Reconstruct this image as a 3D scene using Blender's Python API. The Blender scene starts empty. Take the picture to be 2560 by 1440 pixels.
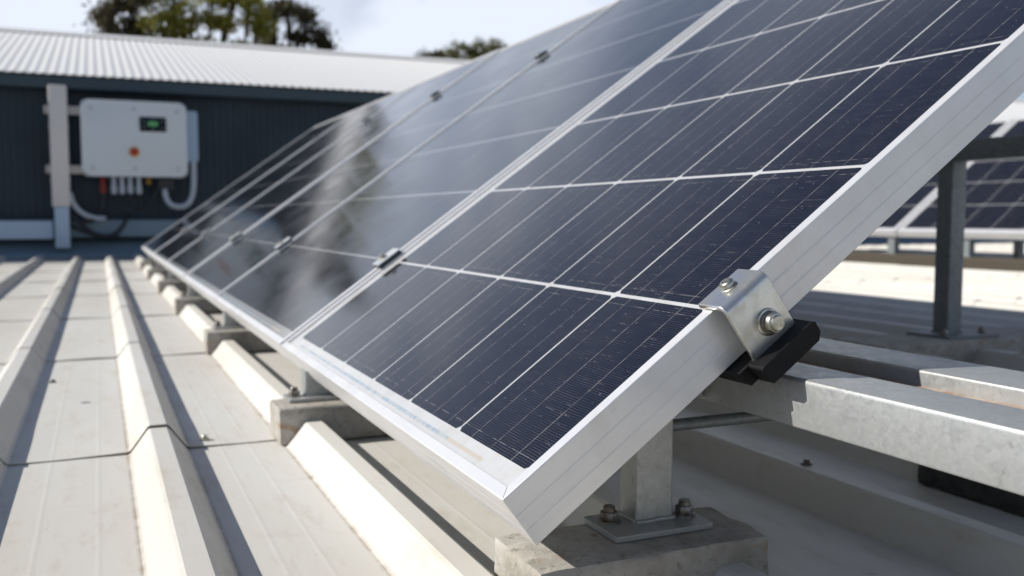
import bpy, bmesh, math, random
from mathutils import Vector, Matrix, Euler
from mathutils import noise as mnoise
random.seed(7)
R = math.radians
S = bpy.context.scene
C = S.collection

# ------------------------------------------------------------------ camera
TH = 0.6244                                   # tilt of the panels
cam_d = bpy.data.cameras.new('camera'); cam = bpy.data.objects.new('camera', cam_d); C.objects.link(cam)
S.camera = cam
yaw, pitch = 0.4138, 0.0751
cam.location = (-0.27688, -0.64921, 0.21612)
cam.rotation_euler = Euler((math.pi/2 - pitch, 0.0, -yaw), 'XYZ')
cam_d.sensor_width = 36.0; cam_d.lens = 2348.43/2560*36
cam_d.clip_start = 0.02; cam_d.clip_end = 2000
cam_d.dof.use_dof = True; cam_d.dof.focus_distance = 0.78; cam_d.dof.aperture_fstop = 6.6
cam_d.dof.aperture_blades = 7

# ------------------------------------------------------------------ sky and sun
SUN = Vector((-1.4, 0.48, 1.0)).normalized()
SUN_EL = math.asin(SUN.z); SUN_AZ = math.atan2(SUN.x, SUN.y)
W = bpy.data.worlds.new('World'); S.world = W; W.use_nodes = True
nt = W.node_tree; nt.nodes.clear()
def nn(t, typ, **k):
    n = t.nodes.new(typ)
    for a, b in k.items(): setattr(n, a, b)
    return n
out = nn(nt, 'ShaderNodeOutputWorld'); bg = nn(nt, 'ShaderNodeBackground')
sky = nn(nt, 'ShaderNodeTexSky'); sky.sky_type = 'NISHITA'; sky.sun_disc = False
sky.sun_elevation = SUN_EL; sky.sun_rotation = SUN_AZ
sky.air_density = 1.0; sky.dust_density = 1.0; sky.ozone_density = 1.5
tc = nn(nt, 'ShaderNodeTexCoord'); mp = nn(nt, 'ShaderNodeMapping'); mp.inputs['Scale'].default_value = (1.0, 1.0, 3.2)
n1 = nn(nt, 'ShaderNodeTexNoise'); n1.inputs['Scale'].default_value = 1.7; n1.inputs['Detail'].default_value = 6; n1.inputs['Roughness'].default_value = 0.55
n1.inputs['Distortion'].default_value = 0.5
rmp = nn(nt, 'ShaderNodeMapRange'); rmp.inputs[1].default_value = 0.40; rmp.inputs[2].default_value = 0.58; rmp.inputs[3].default_value = 0.25; rmp.inputs[4].default_value = 0.97
mx = nn(nt, 'ShaderNodeMix', data_type='RGBA'); mx.inputs[7].default_value = (7.7, 8.25, 9.3, 1)
nt.links.new(tc.outputs['Generated'], mp.inputs[0]); nt.links.new(mp.outputs[0], n1.inputs['Vector'])
nt.links.new(n1.outputs['Fac'], rmp.inputs[0]); nt.links.new(rmp.outputs[0], mx.inputs[0])
dp = nn(nt, 'ShaderNodeMix', data_type='RGBA', blend_type='MULTIPLY'); dp.inputs[0].default_value = 1.0; dp.inputs[7].default_value = (0.62, 0.68, 0.80, 1)
nt.links.new(sky.outputs[0], dp.inputs[6]); nt.links.new(dp.outputs[2], mx.inputs[6]); nt.links.new(mx.outputs[2], bg.inputs[0])
# clouds are thin overhead and denser towards the horizon
sx = nn(nt, 'ShaderNodeSeparateXYZ'); nt.links.new(tc.outputs['Generated'], sx.inputs[0])
hz = nn(nt, 'ShaderNodeMapRange'); hz.inputs[1].default_value = 0.28; hz.inputs[2].default_value = 0.53; hz.inputs[3].default_value = 1.0; hz.inputs[4].default_value = 0.03
hx = nn(nt, 'ShaderNodeMath', operation='MULTIPLY_ADD'); hx.inputs[1].default_value = -0.30
nt.links.new(sx.outputs[0], hx.inputs[0]); nt.links.new(sx.outputs[2], hx.inputs[2]); nt.links.new(hx.outputs[0], hz.inputs[0])
ml = nn(nt, 'ShaderNodeMath', operation='MULTIPLY'); nt.links.new(rmp.outputs[0], ml.inputs[0]); nt.links.new(hz.outputs[0], ml.inputs[1])
az = nn(nt, 'ShaderNodeMapRange'); az.inputs[1].default_value = -0.35; az.inputs[2].default_value = 0.45; az.inputs[3].default_value = 0.65; az.inputs[4].default_value = 1.0
nt.links.new(sx.outputs[1], az.inputs[0])      # cloud graded by direction; the unseen part behind the viewer is set as fill light
ml2 = nn(nt, 'ShaderNodeMath', operation='MULTIPLY'); nt.links.new(ml.outputs[0], ml2.inputs[0]); nt.links.new(az.outputs[0], ml2.inputs[1])
nt.links.new(ml2.outputs[0], mx.inputs[0])
bg.inputs[1].default_value = 0.085
nt.links.new(bg.outputs[0], out.inputs[0])
sun_d = bpy.data.lights.new('sun', 'SUN'); sun_d.energy = 4.5; sun_d.angle = R(0.5); sun_d.color = (1.0, 0.965, 0.91)
sun = bpy.data.objects.new('sun', sun_d); C.objects.link(sun); sun.location = SUN*20
sun.rotation_euler = (-SUN).to_track_quat('-Z', 'Y').to_euler()
S.view_settings.view_transform = 'Standard'; S.view_settings.look = 'None'
S.view_settings.exposure = 0.40; S.view_settings.gamma = 1.0
S.render.engine = 'CYCLES'
S.cycles.max_bounces = 8; S.cycles.use_denoising = True

# ------------------------------------------------------------------ helpers
class MB:
    def __init__(s): s.bm = bmesh.new()
    def box(s, x0, x1, y0, y1, z0, z1, bev=0, seg=2):
        v = [s.bm.verts.new(p) for p in ((x0,y0,z0),(x1,y0,z0),(x1,y1,z0),(x0,y1,z0),(x0,y0,z1),(x1,y0,z1),(x1,y1,z1),(x0,y1,z1))]
        f = [s.bm.faces.new([v[i] for i in q]) for q in ((3,2,1,0),(4,5,6,7),(0,1,5,4),(1,2,6,5),(2,3,7,6),(3,0,4,7))]
        if bev:
            es = list({e for q in f for e in q.edges})
            bmesh.ops.bevel(s.bm, geom=es, offset=bev, segments=seg, profile=0.5, affect='EDGES')
        return s
    def prism(s, poly, y0, y1, axis='y', bev=0):
        """poly of (a,b) extruded along an axis: y -> (a,t,b); x -> (t,a,b); z -> (a,b,t)"""
        def P(a, b, t): return {'y': (a, t, b), 'x': (t, a, b), 'z': (a, b, t)}[axis]
        A = [s.bm.verts.new(P(a, b, y0)) for a, b in poly]; B = [s.bm.verts.new(P(a, b, y1)) for a, b in poly]
        n = len(poly); fs = []
        for i in range(n): fs.append(s.bm.faces.new([A[i], A[(i+1) % n], B[(i+1) % n], B[i]]))
        fs.append(s.bm.faces.new(A[::-1])); fs.append(s.bm.faces.new(B))
        if bev:
            es = list({e for q in fs for e in q.edges})
            bmesh.ops.bevel(s.bm, geom=es, offset=bev, segments=2, profile=0.5, affect='EDGES')
        return s
    def lathe(s, prof, M=Matrix(), n=24, cap=True):
        """prof of (r, h) round local Z, placed by matrix M"""
        rings = []
        for r, h in prof:
            rings.append([s.bm.verts.new(M @ Vector((r*math.cos(2*math.pi*i/n), r*math.sin(2*math.pi*i/n), h))) for i in range(n)])
        for a, b in zip(rings[:-1], rings[1:]):
            for i in range(n): s.bm.faces.new([a[i], a[(i+1) % n], b[(i+1) % n], b[i]])
        if cap:
            s.bm.faces.new(rings[0][::-1]); s.bm.faces.new(rings[-1])
        return s
    def tube(s, pts, r, n=10, closed_caps=True):
        pts = [Vector(p) for p in pts]; rings = []
        up = Vector((0.13, 0.21, 1)).normalized()
        for i, p in enumerate(pts):
            t = (pts[min(i+1, len(pts)-1)] - pts[max(i-1, 0)]).normalized()
            a = t.cross(up).normalized() if abs(t.dot(up)) < 0.98 else t.cross(Vector((1,0,0))).normalized()
            b = a.cross(t).normalized()
            rr = r[i] if isinstance(r, (list, tuple)) else r
            rings.append([s.bm.verts.new(p + (a*math.cos(2*math.pi*k/n) + b*math.sin(2*math.pi*k/n))*rr) for k in range(n)])
        for a, b in zip(rings[:-1], rings[1:]):
            for i in range(n): s.bm.faces.new([a[i], a[(i+1) % n], b[(i+1) % n], b[i]])
        if closed_caps:
            s.bm.faces.new(rings[0][::-1]); s.bm.faces.new(rings[-1])
        return s
    def build(s, name, mat, parent=None, smooth=False, uvs=None, ang=35):
        bmesh.ops.recalc_face_normals(s.bm, faces=s.bm.faces)
        me = bpy.data.meshes.new(name); s.bm.to_mesh(me); s.bm.free()
        o = bpy.data.objects.new(name, me); C.objects.link(o); me.materials.append(mat)
        if parent: o.parent = parent
        if smooth:
            me.polygons.foreach_set('use_smooth', [True]*len(me.polygons))
            me.set_sharp_from_angle(angle=R(ang))
        return o

def tag(o, label=None, cat=None, group=None, kind=None):
    if label: o['label'] = label
    if cat: o['category'] = cat
    if group: o['group'] = group
    if kind: o['kind'] = kind
    return o
def empty(name, loc=(0,0,0), label=None, cat=None, group=None, rot=(0,0,0)):
    o = bpy.data.objects.new(name, None); o.empty_display_size = 0.05
    C.objects.link(o); o.location = loc; o.rotation_euler = rot
    return tag(o, label, cat, group)
def copy_tree(o, parent=None):
    c = o.copy(); C.objects.link(c)
    if parent: c.parent = parent
    for ch in o.children: copy_tree(ch, c)
    return c
def rounded(poly, r, seg=3):
    """round the corners of a polygon (list of (a,b)); r may be per-corner"""
    res = []; n = len(poly)
    for i, p in enumerate(poly):
        rr = r[i] if isinstance(r, (list, tuple)) else r
        P = Vector(p); A = Vector(poly[i-1]); B = Vector(poly[(i+1) % n])
        if rr <= 0: res.append(tuple(P)); continue
        da = (A-P); db = (B-P); la = da.length; lb = db.length
        rr = min(rr, la*0.45, lb*0.45)
        a = P + da/la*rr; b = P + db/lb*rr
        for k in range(seg+1):
            t = k/seg
            q = a*(1-t)**2 + P*2*t*(1-t) + b*t*t
            res.append((q.x, q.y))
    return res
def bez(p0, p1, p2, p3, n=14):
    p0, p1, p2, p3 = map(Vector, (p0, p1, p2, p3)); r = []
    for i in range(n+1):
        t = i/n; r.append(p0*(1-t)**3 + p1*3*t*(1-t)**2 + p2*3*t*t*(1-t) + p3*t**3)
    return r

# ------------------------------------------------------------------ materials
def mat(name, col, rough=0.5, metal=0.0, spec=0.5):
    m = bpy.data.materials.new(name); m.use_nodes = True
    b = m.node_tree.nodes['Principled BSDF']
    b.inputs['Base Color'].default_value = (*col, 1); b.inputs['Roughness'].default_value = rough
    b.inputs['Metallic'].default_value = metal; b.inputs['Specular IOR Level'].default_value = spec
    return m
def bsdf(m): return m.node_tree.nodes['Principled BSDF']
def lk(m, a, b): m.node_tree.links.new(a, b)
def noise_node(m, scale, detail=4, rough=0.55, vscale=(1,1,1), coord='Object', dist=0):
    t = m.node_tree
    c = nn(t, 'ShaderNodeTexCoord'); mpn = nn(t, 'ShaderNodeMapping'); mpn.inputs['Scale'].default_value = vscale
    n = nn(t, 'ShaderNodeTexNoise'); n.inputs['Scale'].default_value = scale; n.inputs['Detail'].default_value = detail
    n.inputs['Roughness'].default_value = rough; n.inputs['Distortion'].default_value = dist
    t.links.new(c.outputs[coord], mpn.inputs[0]); t.links.new(mpn.outputs[0], n.inputs['Vector'])
    return n
def rng(m, src, a, b, c, d, clamp=True):
    r = nn(m.node_tree, 'ShaderNodeMapRange'); r.clamp = clamp
    for i, v in enumerate((a, b, c, d)): r.inputs[i+1].default_value = v
    lk(m, src, r.inputs[0]); return r.outputs[0]
def mixc(m, fac, a, b, blend='MIX'):
    x = nn(m.node_tree, 'ShaderNodeMix', data_type='RGBA', blend_type=blend)
    if isinstance(fac, (int, float)): x.inputs[0].default_value = fac
    else: lk(m, fac, x.inputs[0])
    for i, v in ((6, a), (7, b)):
        if isinstance(v, (tuple, list)): x.inputs[i].default_value = (*v[:3], 1)
        else: lk(m, v, x.inputs[i])
    return x.outputs[2]
def mth(m, op, a, b=None, c=None):
    x = nn(m.node_tree, 'ShaderNodeMath', operation=op)
    for i, v in enumerate((a, b, c)):
        if v is None: continue
        if isinstance(v, (int, float)): x.inputs[i].default_value = v
        else: lk(m, v, x.inputs[i])
    return x.outputs[0]
def bump(m, src, strength, dist):
    b = nn(m.node_tree, 'ShaderNodeBump'); b.inputs['Strength'].default_value = strength; b.inputs['Distance'].default_value = dist
    lk(m, src, b.inputs['Height']); lk(m, b.outputs[0], bsdf(m).inputs['Normal']); return b

M = {}
# anodised aluminium frame, brushed faintly along the extrusions
m = M['alu'] = mat('anodised_aluminium', (0.62, 0.615, 0.61), 0.38, 0.45)
n = noise_node(m, 9, 5, 0.6); n2 = noise_node(m, 220, 2, 0.5, (0.04, 0.04, 1))
gr = noise_node(m, 48, 6, 0.75); sk = noise_node(m, 16, 5, 0.7, (1, 1, 0.3), dist=0.8)
ac = mixc(m, rng(m, n.outputs[0], 0.3, 0.75, 0, 1), (0.74, 0.735, 0.73), (0.65, 0.64, 0.63))
ac = mixc(m, rng(m, gr.outputs[0], 0.66, 0.76, 0, 0.55), ac, (0.36, 0.32, 0.26))
lk(m, mixc(m, rng(m, sk.outputs[0], 0.55, 0.75, 0, 0.28), ac, (0.50, 0.46, 0.40)), bsdf(m).inputs['Base Color'])
lk(m, rng(m, n2.outputs[0], 0.3, 0.7, 0.32, 0.46), bsdf(m).inputs['Roughness'])
M['clamp_shade_tone'] = mat('shade_toned_clamp', (0.028, 0.036, 0.045), 0.4, 0.4)  # shade on the clamps' side faces painted in as a dark colour
m = M['alu_mid'] = mat('clamp_aluminium', (0.72, 0.72, 0.70), 0.35, 0.7)
n = noise_node(m, 60, 4); lk(m, rng(m, n.outputs[0], 0.3, 0.7, 0.28, 0.5), bsdf(m).inputs['Roughness'])
# zinc plated / stainless clamp
m = M['zinc'] = mat('zinc_plated_steel', (0.62, 0.62, 0.58), 0.3, 0.9)
n = noise_node(m, 42, 5, 0.6); n2 = noise_node(m, 300, 2)
lk(m, mixc(m, rng(m, n.outputs[0], 0.42, 0.62, 0, 1), (0.70, 0.70, 0.68), (0.56, 0.54, 0.47)), bsdf(m).inputs['Base Color'])
lk(m, rng(m, n.outputs[0], 0.3, 0.7, 0.24, 0.42), bsdf(m).inputs['Roughness'])
bump(m, n2.outputs[0], 0.08, 0.0004)
m = M['bolt'] = mat('weathered_bolt_steel', (0.50, 0.50, 0.44), 0.32, 0.95)
n = noise_node(m, 160, 4); lk(m, mixc(m, rng(m, n.outputs[0], 0.4, 0.65, 0, 1), (0.58, 0.58, 0.52), (0.33, 0.31, 0.24)), bsdf(m).inputs['Base Color'])
bump(m, n.outputs[0], 0.25, 0.0005)
m = M['darkbolt'] = mat('dull_anchor_steel', (0.26, 0.25, 0.23), 0.45, 0.8)
n = noise_node(m, 120, 4); lk(m, mixc(m, rng(m, n.outputs[0], 0.4, 0.65, 0, 1), (0.30, 0.30, 0.28), (0.16, 0.12, 0.09)), bsdf(m).inputs['Base Color'])
# hot dip galvanised steel with spangle and stains
def galv(name, a, b, st, rough=(0.3, 0.52)):
    m = mat(name, a, 0.4, 0.6)
    t = m.node_tree
    c = nn(t, 'ShaderNodeTexCoord'); v = nn(t, 'ShaderNodeTexVoronoi'); v.inputs['Scale'].default_value = 300
    nz = noise_node(m, 28, 6, 0.65, dist=0.8)
    add = nn(t, 'ShaderNodeVectorMath', operation='ADD'); scl = nn(t, 'ShaderNodeVectorMath', operation='SCALE'); scl.inputs['Scale'].default_value = 0.03
    lk(m, nz.outputs['Color'], scl.inputs[0]); lk(m, c.outputs['Object'], add.inputs[0]); lk(m, scl.outputs[0], add.inputs[1]); lk(m, add.outputs[0], v.inputs['Vector'])
    sep = nn(t, 'ShaderNodeSeparateColor'); lk(m, v.outputs['Color'], sep.inputs[0])
    big = noise_node(m, 60, 8, 0.8, dist=0.3); fine = noise_node(m, 190, 3)
    c1 = mixc(m, mth(m, 'MULTIPLY', sep.outputs[0], 0.45), a, b)
    c1 = mixc(m, rng(m, big.outputs[0], 0.46, 0.66, 0, 0.75), c1, b)
    st_n = noise_node(m, 120, 6, 0.8, (1, 0.8, 0.5), dist=0.8)
    c1 = mixc(m, rng(m, st_n.outputs[0], 0.58, 0.72, 0, 0.75), c1, st)
    lk(m, c1, bsdf(m).inputs['Base Color'])
    ro = mth(m, 'ADD', mth(m, 'MULTIPLY', sep.outputs[1], 0.12), rng(m, big.outputs[0], 0.35, 0.7, rough[0], rough[1]))
    lk(m, ro, bsdf(m).inputs['Roughness'])
    bump(m, fine.outputs[0], 0.12, 0.0006)
    return m
M['galv'] = galv('galvanised_steel', (0.42, 0.43, 0.43), (0.34, 0.345, 0.32), (0.15, 0.145, 0.105))
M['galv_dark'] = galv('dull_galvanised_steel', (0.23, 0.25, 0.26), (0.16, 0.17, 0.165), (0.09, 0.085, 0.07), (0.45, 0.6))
# white painted roof sheeting
def roofmat(name, a, b, dirt):
    m = mat(name, a, 0.5, 0.0, 0.22)
    n1 = noise_node(m, 3.0, 6, 0.6, (1.0, 0.35, 1)); n2 = noise_node(m, 30, 6, 0.7, (1, 0.25, 1)); n3 = noise_node(m, 55, 4, 0.7, dist=1.0); n4 = noise_node(m, 9, 5, 0.6)
    c = mixc(m, rng(m, n1.outputs[0], 0.35, 0.7, 0, 1), a, b)
    c = mixc(m, rng(m, n2.outputs[0], 0.52, 0.72, 0, 0.40), c, dirt)
    spots = mth(m, 'MULTIPLY', rng(m, n3.outputs[0], 0.67, 0.75, 0, 0.8), rng(m, n4.outputs[0], 0.45, 0.6, 0.0, 1))
    c = mixc(m, spots, c, (0.20, 0.15, 0.10))
    n5 = noise_node(m, 150, 3, 0.6); n6 = noise_node(m, 14, 6, 0.75, (0.45, 1.6, 1), dist=0.5)
    c = mixc(m, mth(m, 'MULTIPLY', rng(m, n5.outputs[0], 0.70, 0.76, 0, 0.75), rng(m, n4.outputs[0], 0.40, 0.6, 0.15, 1)), c, (0.16, 0.13, 0.10))
    c = mixc(m, rng(m, n6.outputs[0], 0.60, 0.74, 0, 0.35), c, (0.40, 0.31, 0.21))
    tcx = nn(m.node_tree, 'ShaderNodeTexCoord'); sp = nn(m.node_tree, 'ShaderNodeSeparateXYZ'); lk(m, tcx.outputs['Object'], sp.inputs[0])
    fr_ = mth(m, 'FRACT', mth(m, 'ADD', mth(m, 'DIVIDE', mth(m, 'ADD', sp.outputs[0], 0.204), 0.222), 0.5))
    ft = mth(m, 'ABSOLUTE', mth(m, 'SUBTRACT', mth(m, 'MULTIPLY', mth(m, 'ABSOLUTE', mth(m, 'SUBTRACT', fr_, 0.5)), 0.222), 0.0430))
    foot = mth(m, 'MULTIPLY', rng(m, ft, 0.0, 0.0045, 1, 0), mth(m, 'MULTIPLY', mth(m, 'GREATER_THAN', sp.outputs[0], -0.26), mth(m, 'LESS_THAN', sp.outputs[0], 0.30)))
    foot = mth(m, 'MULTIPLY', foot, rng(m, n6.outputs[0], 0.35, 0.65, 0.05, 0.75))
    c = mixc(m, foot, c, (0.20, 0.13, 0.075))
    lk(m, c, bsdf(m).inputs['Base Color'])
    lk(m, rng(m, n2.outputs[0], 0.3, 0.7, 0.42, 0.62), bsdf(m).inputs['Roughness'])
    nb = noise_node(m, 5, 3, 0.5, (1, 0.5, 1)); bump(m, nb.outputs[0], 0.25, 0.004)
    return m
M['roof'] = roofmat('cream_painted_roof_steel', (0.57, 0.555, 0.51), (0.51, 0.48, 0.42), (0.37, 0.31, 0.22))
M['roof_far'] = mat('white_corrugated_steel', (0.66, 0.65, 0.62), 0.5)
# weathered concrete
m = M['conc'] = mat('weathered_concrete', (0.4, 0.38, 0.34), 0.9, 0, 0.25)
n1 = noise_node(m, 13, 7, 0.7); n2 = noise_node(m, 90, 6, 0.75); n3 = noise_node(m, 24, 5, 0.6, dist=0.7)
c = mixc(m, rng(m, n1.outputs[0], 0.35, 0.65, 0, 1), (0.46, 0.435, 0.39), (0.27, 0.245, 0.205))
c = mixc(m, rng(m, n2.outputs[0], 0.55, 0.68, 0, 0.75), c, (0.10, 0.09, 0.075))
c = mixc(m, rng(m, n3.outputs[0], 0.60, 0.72, 0, 0.75), c, (0.31, 0.20, 0.12))
lk(m, c, bsdf(m).inputs['Base Color'])
mu = noise_node(m, 150, 5, 0.7); bump(m, mu.outputs[0], 0.6, 0.0022)
m = M['rubber'] = mat('black_rubber', (0.004, 0.004, 0.0045), 0.5, 0, 0.22)
n = noise_node(m, 50, 4); lk(m, rng(m, n.outputs[0], 0.3, 0.7, 0.42, 0.6), bsdf(m).inputs['Roughness'])
m = M['navy'] = mat('navy_wall_cladding', (0.010, 0.022, 0.034), 0.5)
n = noise_node(m, 2.2, 4); lk(m, mixc(m, rng(m, n.outputs[0], 0.35, 0.65, 0, 1), (0.007, 0.020, 0.034), (0.013, 0.032, 0.050)), bsdf(m).inputs['Base Color'])
M['navy_trim'] = mat('slate_blue_trim', (0.030, 0.055, 0.075), 0.45)
M['flash'] = mat('blue_grey_flashing', (0.17, 0.24, 0.29), 0.5)
M['white_trim'] = mat('white_painted_trim', (0.62, 0.64, 0.66), 0.45)
M['duct'] = mat('cream_cable_duct', (0.66, 0.62, 0.58), 0.5)
M['duct_blue'] = mat('pale_blue_steel_duct', (0.42, 0.52, 0.62), 0.45)
M['casing'] = mat('light_grey_inverter_casing', (0.66, 0.69, 0.70), 0.38)
M['casing2'] = mat('blue_grey_box_casing', (0.32, 0.42, 0.54), 0.45)
M['black'] = mat('black_plastic', (0.012, 0.012, 0.014), 0.4)
M['display'] = mat('dark_display_glass', (0.004, 0.008, 0.016), 0.45, 0, 0.2)
M['lcd'] = mat('green_lcd', (0.10, 0.36, 0.12), 0.3)
bsdf(M['lcd']).inputs['Emission Color'].default_value = (0.16, 0.6, 0.18, 1); bsdf(M['lcd']).inputs['Emission Strength'].default_value = 0.02
M['red'] = mat('red_plastic', (0.38, 0.025, 0.012), 0.5)
M['yellow'] = mat('amber_plastic', (0.75, 0.36, 0.04), 0.4)
M['white_pl'] = mat('white_plastic', (0.72, 0.72, 0.70), 0.4)
M['conduit'] = mat('light_grey_conduit', (0.42, 0.46, 0.50), 0.45)
M['bark'] = mat('grey_brown_bark', (0.10, 0.075, 0.055), 0.9)
M['ground'] = mat('dry_ground', (0.16, 0.15, 0.10), 0.95)
n = noise_node(M['ground'], 0.2, 6); lk(M['ground'], mixc(M['ground'], rng(M['ground'], n.outputs[0], 0.35, 0.65, 0, 1), (0.17, 0.15, 0.10), (0.07, 0.10, 0.04)), bsdf(M['ground']).inputs['Base Color'])
def leafmat(name, a, b):
    m = mat(name, a, 0.55, 0, 0.3)
    g = nn(m.node_tree, 'ShaderNodeNewGeometry')
    n = noise_node(m, 0.9, 3)
    c = mixc(m, g.outputs['Random Per Island'], a, b)
    lk(m, mixc(m, rng(m, n.outputs[0], 0.4, 0.6, 0, 0.5), c, a), bsdf(m).inputs['Base Color'])
    tr = nn(m.node_tree, 'ShaderNodeBsdfTranslucent'); lk(m, c, tr.inputs[0])
    ms = nn(m.node_tree, 'ShaderNodeMixShader'); ms.inputs[0].default_value = 0.45
    o = [x for x in m.node_tree.nodes if x.type == 'OUTPUT_MATERIAL'][0]
    lk(m, bsdf(m).outputs[0], ms.inputs[1]); lk(m, tr.outputs[0], ms.inputs[2]); lk(m, ms.outputs[0], o.inputs[0])
    return m
M['leaf_a'] = leafmat('olive_green_leaves', (0.40, 0.36, 0.06), (0.19, 0.185, 0.04))
M['leaf_b'] = leafmat('dark_grey_green_leaves', (0.11, 0.095, 0.045), (0.06, 0.054, 0.028))

# glass covered cell sheet: UV counts cells (u across, v up the slope)
def cellmat(name, NC, NR, cw, ch, fine=True):
    m = mat(name, (0.02, 0.02, 0.04), 0.06, 0, 0.5); t = m.node_tree
    uv = nn(t, 'ShaderNodeUVMap'); sp = nn(t, 'ShaderNodeSeparateXYZ'); lk(m, uv.outputs[0], sp.inputs[0])
    u, v = sp.outputs[0], sp.outputs[1]
    fu, fv = mth(m, 'FRACT', u), mth(m, 'FRACT', v)
    au = mth(m, 'ABSOLUTE', mth(m, 'SUBTRACT', fu, 0.5)); av = mth(m, 'ABSOLUTE', mth(m, 'SUBTRACT', fv, 0.5))
    du = mth(m, 'MULTIPLY', mth(m, 'SUBTRACT', 0.5, au), cw)     # metres from the cell's side
    dv = mth(m, 'MULTIPLY', mth(m, 'SUBTRACT', 0.5, av), ch)
    gu = mth(m, 'LESS_THAN', du, 0.0013 if fine else 0.0005); gv = mth(m, 'LESS_THAN', dv, 0.0023)
    cor = mth(m, 'LESS_THAN', mth(m, 'ADD', du, dv), 0.0078 if fine else 0.004)
    gap = mth(m, 'MAXIMUM', mth(m, 'MAXIMUM', gu, gv), cor)
    ou = mth(m, 'MAXIMUM', mth(m, 'LESS_THAN', u, 0.0), mth(m, 'GREATER_THAN', u, float(NC)))
    ov = mth(m, 'MAXIMUM', mth(m, 'LESS_THAN', v, 0.0), mth(m, 'GREATER_THAN', v, float(NR)))
    gap = mth(m, 'MAXIMUM', gap, mth(m, 'MAXIMUM', ou, ov))
    # crystal tone
    nb = noise_node(m, 3.2, 3, 0.5)
    col = mixc(m, rng(m, nb.outputs[0], 0.35, 0.65, 0, 1), (0.0022, 0.0023, 0.0048), (0.0040, 0.0034, 0.0055))
    # fingers: hair-thin lines across, broken by noise
    if fine:
        nf = noise_node(m, 42, 4, 0.7, (0.5, 1, 1)); 
        wob = mth(m, 'MULTIPLY', nf.outputs[0], 0.0022)
        ph = mth(m, 'FRACT', mth(m, 'DIVIDE', mth(m, 'ADD', mth(m, 'MULTIPLY', v, ch), wob), 0.0026))
        fl = mth(m, 'LESS_THAN', ph, 0.17)
        br = noise_node(m, 130, 3, 0.6, (1.0, 0.25, 1)); 
        fl = mth(m, 'MULTIPLY', fl, rng(m, br.outputs[0], 0.40, 0.62, 0.45, 1.0))
        col = mixc(m, mth(m, 'MULTIPLY', fl, 0.9), col, (0.070, 0.064, 0.066))
        # short bright flecks where the paste is thick
        ph2 = mth(m, 'FRACT', mth(m, 'DIVIDE', mth(m, 'MULTIPLY', v, ch), 0.0104))
        b2 = noise_node(m, 60, 3, 0.6, (0.6, 1.0, 1))
        f2 = mth(m, 'MULTIPLY', mth(m, 'LESS_THAN', ph2, 0.04), rng(m, b2.outputs[0], 0.57, 0.68, 0.0, 0.4))
        col = mixc(m, f2, col, (0.34, 0.32, 0.30))
    # three thin busbars per cell, lightly broken
    bb = None
    for k in (0.215, 0.5, 0.785):
        x = mth(m, 'LESS_THAN', mth(m, 'ABSOLUTE', mth(m, 'SUBTRACT', fu, k)), (0.00030 if fine else 0.00012)/cw)
        bb = x if bb is None else mth(m, 'MAXIMUM', bb, x)
    nbk = noise_node(m, 110, 3, 0.6)
    bb = mth(m, 'MULTIPLY', bb, rng(m, nbk.outputs[0], 0.35, 0.6, 0.25, 1.0))
    col = mixc(m, mth(m, 'MULTIPLY', bb, 0.85), col, (0.30, 0.28, 0.27))
    # dashed end lines parallel to the row gaps
    el = mth(m, 'LESS_THAN', mth(m, 'ABSOLUTE', mth(m, 'SUBTRACT', dv, 0.0125)), 0.00035)
    dsh = noise_node(m, 90, 2, 0.5)
    el = mth(m, 'MULTIPLY', el, rng(m, dsh.outputs[0], 0.48, 0.58, 0.10, 0.7))
    col = mixc(m, el, col, (0.20, 0.19, 0.18))
    # dust specks
    vs = nn(t, 'ShaderNodeTexVoronoi'); vs.inputs['Scale'].default_value = 95; cc = nn(t, 'ShaderNodeTexCoord'); lk(m, cc.outputs['Object'], vs.inputs['Vector'])
    vsep = nn(t, 'ShaderNodeSeparateColor'); lk(m, vs.outputs['Color'], vsep.inputs[0])
    spk = mth(m, 'MULTIPLY', mth(m, 'LESS_THAN', vs.outputs['Distance'], 0.075), mth(m, 'GREATER_THAN', vsep.outputs[0], 0.62))
    col = mixc(m, mth(m, 'MULTIPLY', spk, 0.6), col, (0.22, 0.215, 0.22))
    # white back sheet between and around the cells
    nw = noise_node(m, 30, 4); white = mixc(m, rng(m, nw.outputs[0], 0.4, 0.7, 0, 1), (0.46, 0.46, 0.455), (0.42, 0.41, 0.39)) if fine else mixc(m, 0.0, (0.26, 0.26, 0.26), (0.2, 0.2, 0.2))
    col = mixc(m, gap, col, white)
    # tinned ribbon in the lower and upper border
    vm = mth(m, 'MULTIPLY', v, ch)
    rib = mth(m, 'MULTIPLY', mth(m, 'LESS_THAN', mth(m, 'ABSOLUTE', mth(m, 'ADD', vm, 0.0105)), 0.0022),
              mth(m, 'MULTIPLY', mth(m, 'GREATER_THAN', u, 0.45), mth(m, 'LESS_THAN', u, NC-0.30)))
    nr = noise_node(m, 120, 4); rcol = mixc(m, rng(m, nr.outputs[0], 0.4, 0.6, 0, 1), (0.24, 0.30, 0.36), (0.38, 0.39, 0.38))
    rcol = mixc(m, mth(m, 'LESS_THAN', u, 1.0), rcol, (0.42, 0.38, 0.32))
    col = mixc(m, rib, col, rcol)
    # thin tails of the busbars crossing the border
    tl = mth(m, 'MULTIPLY', bb, mth(m, 'MULTIPLY', mth(m, 'LESS_THAN', vm, 0.0), mth(m, 'GREATER_THAN', vm, -0.0105)))
    col = mixc(m, tl, col, (0.30, 0.30, 0.31))
    lk(m, col, bsdf(m).inputs['Base Color'])
    # film of dust on the glass softens the reflection a little
    nd = noise_node(m, 7, 5, 0.65, (1, 0.6, 1), dist=0.4)
    lk(m, rng(m, nd.outputs[0], 0.35, 0.7, 0.07, 0.15), bsdf(m).inputs['Roughness'])
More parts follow.
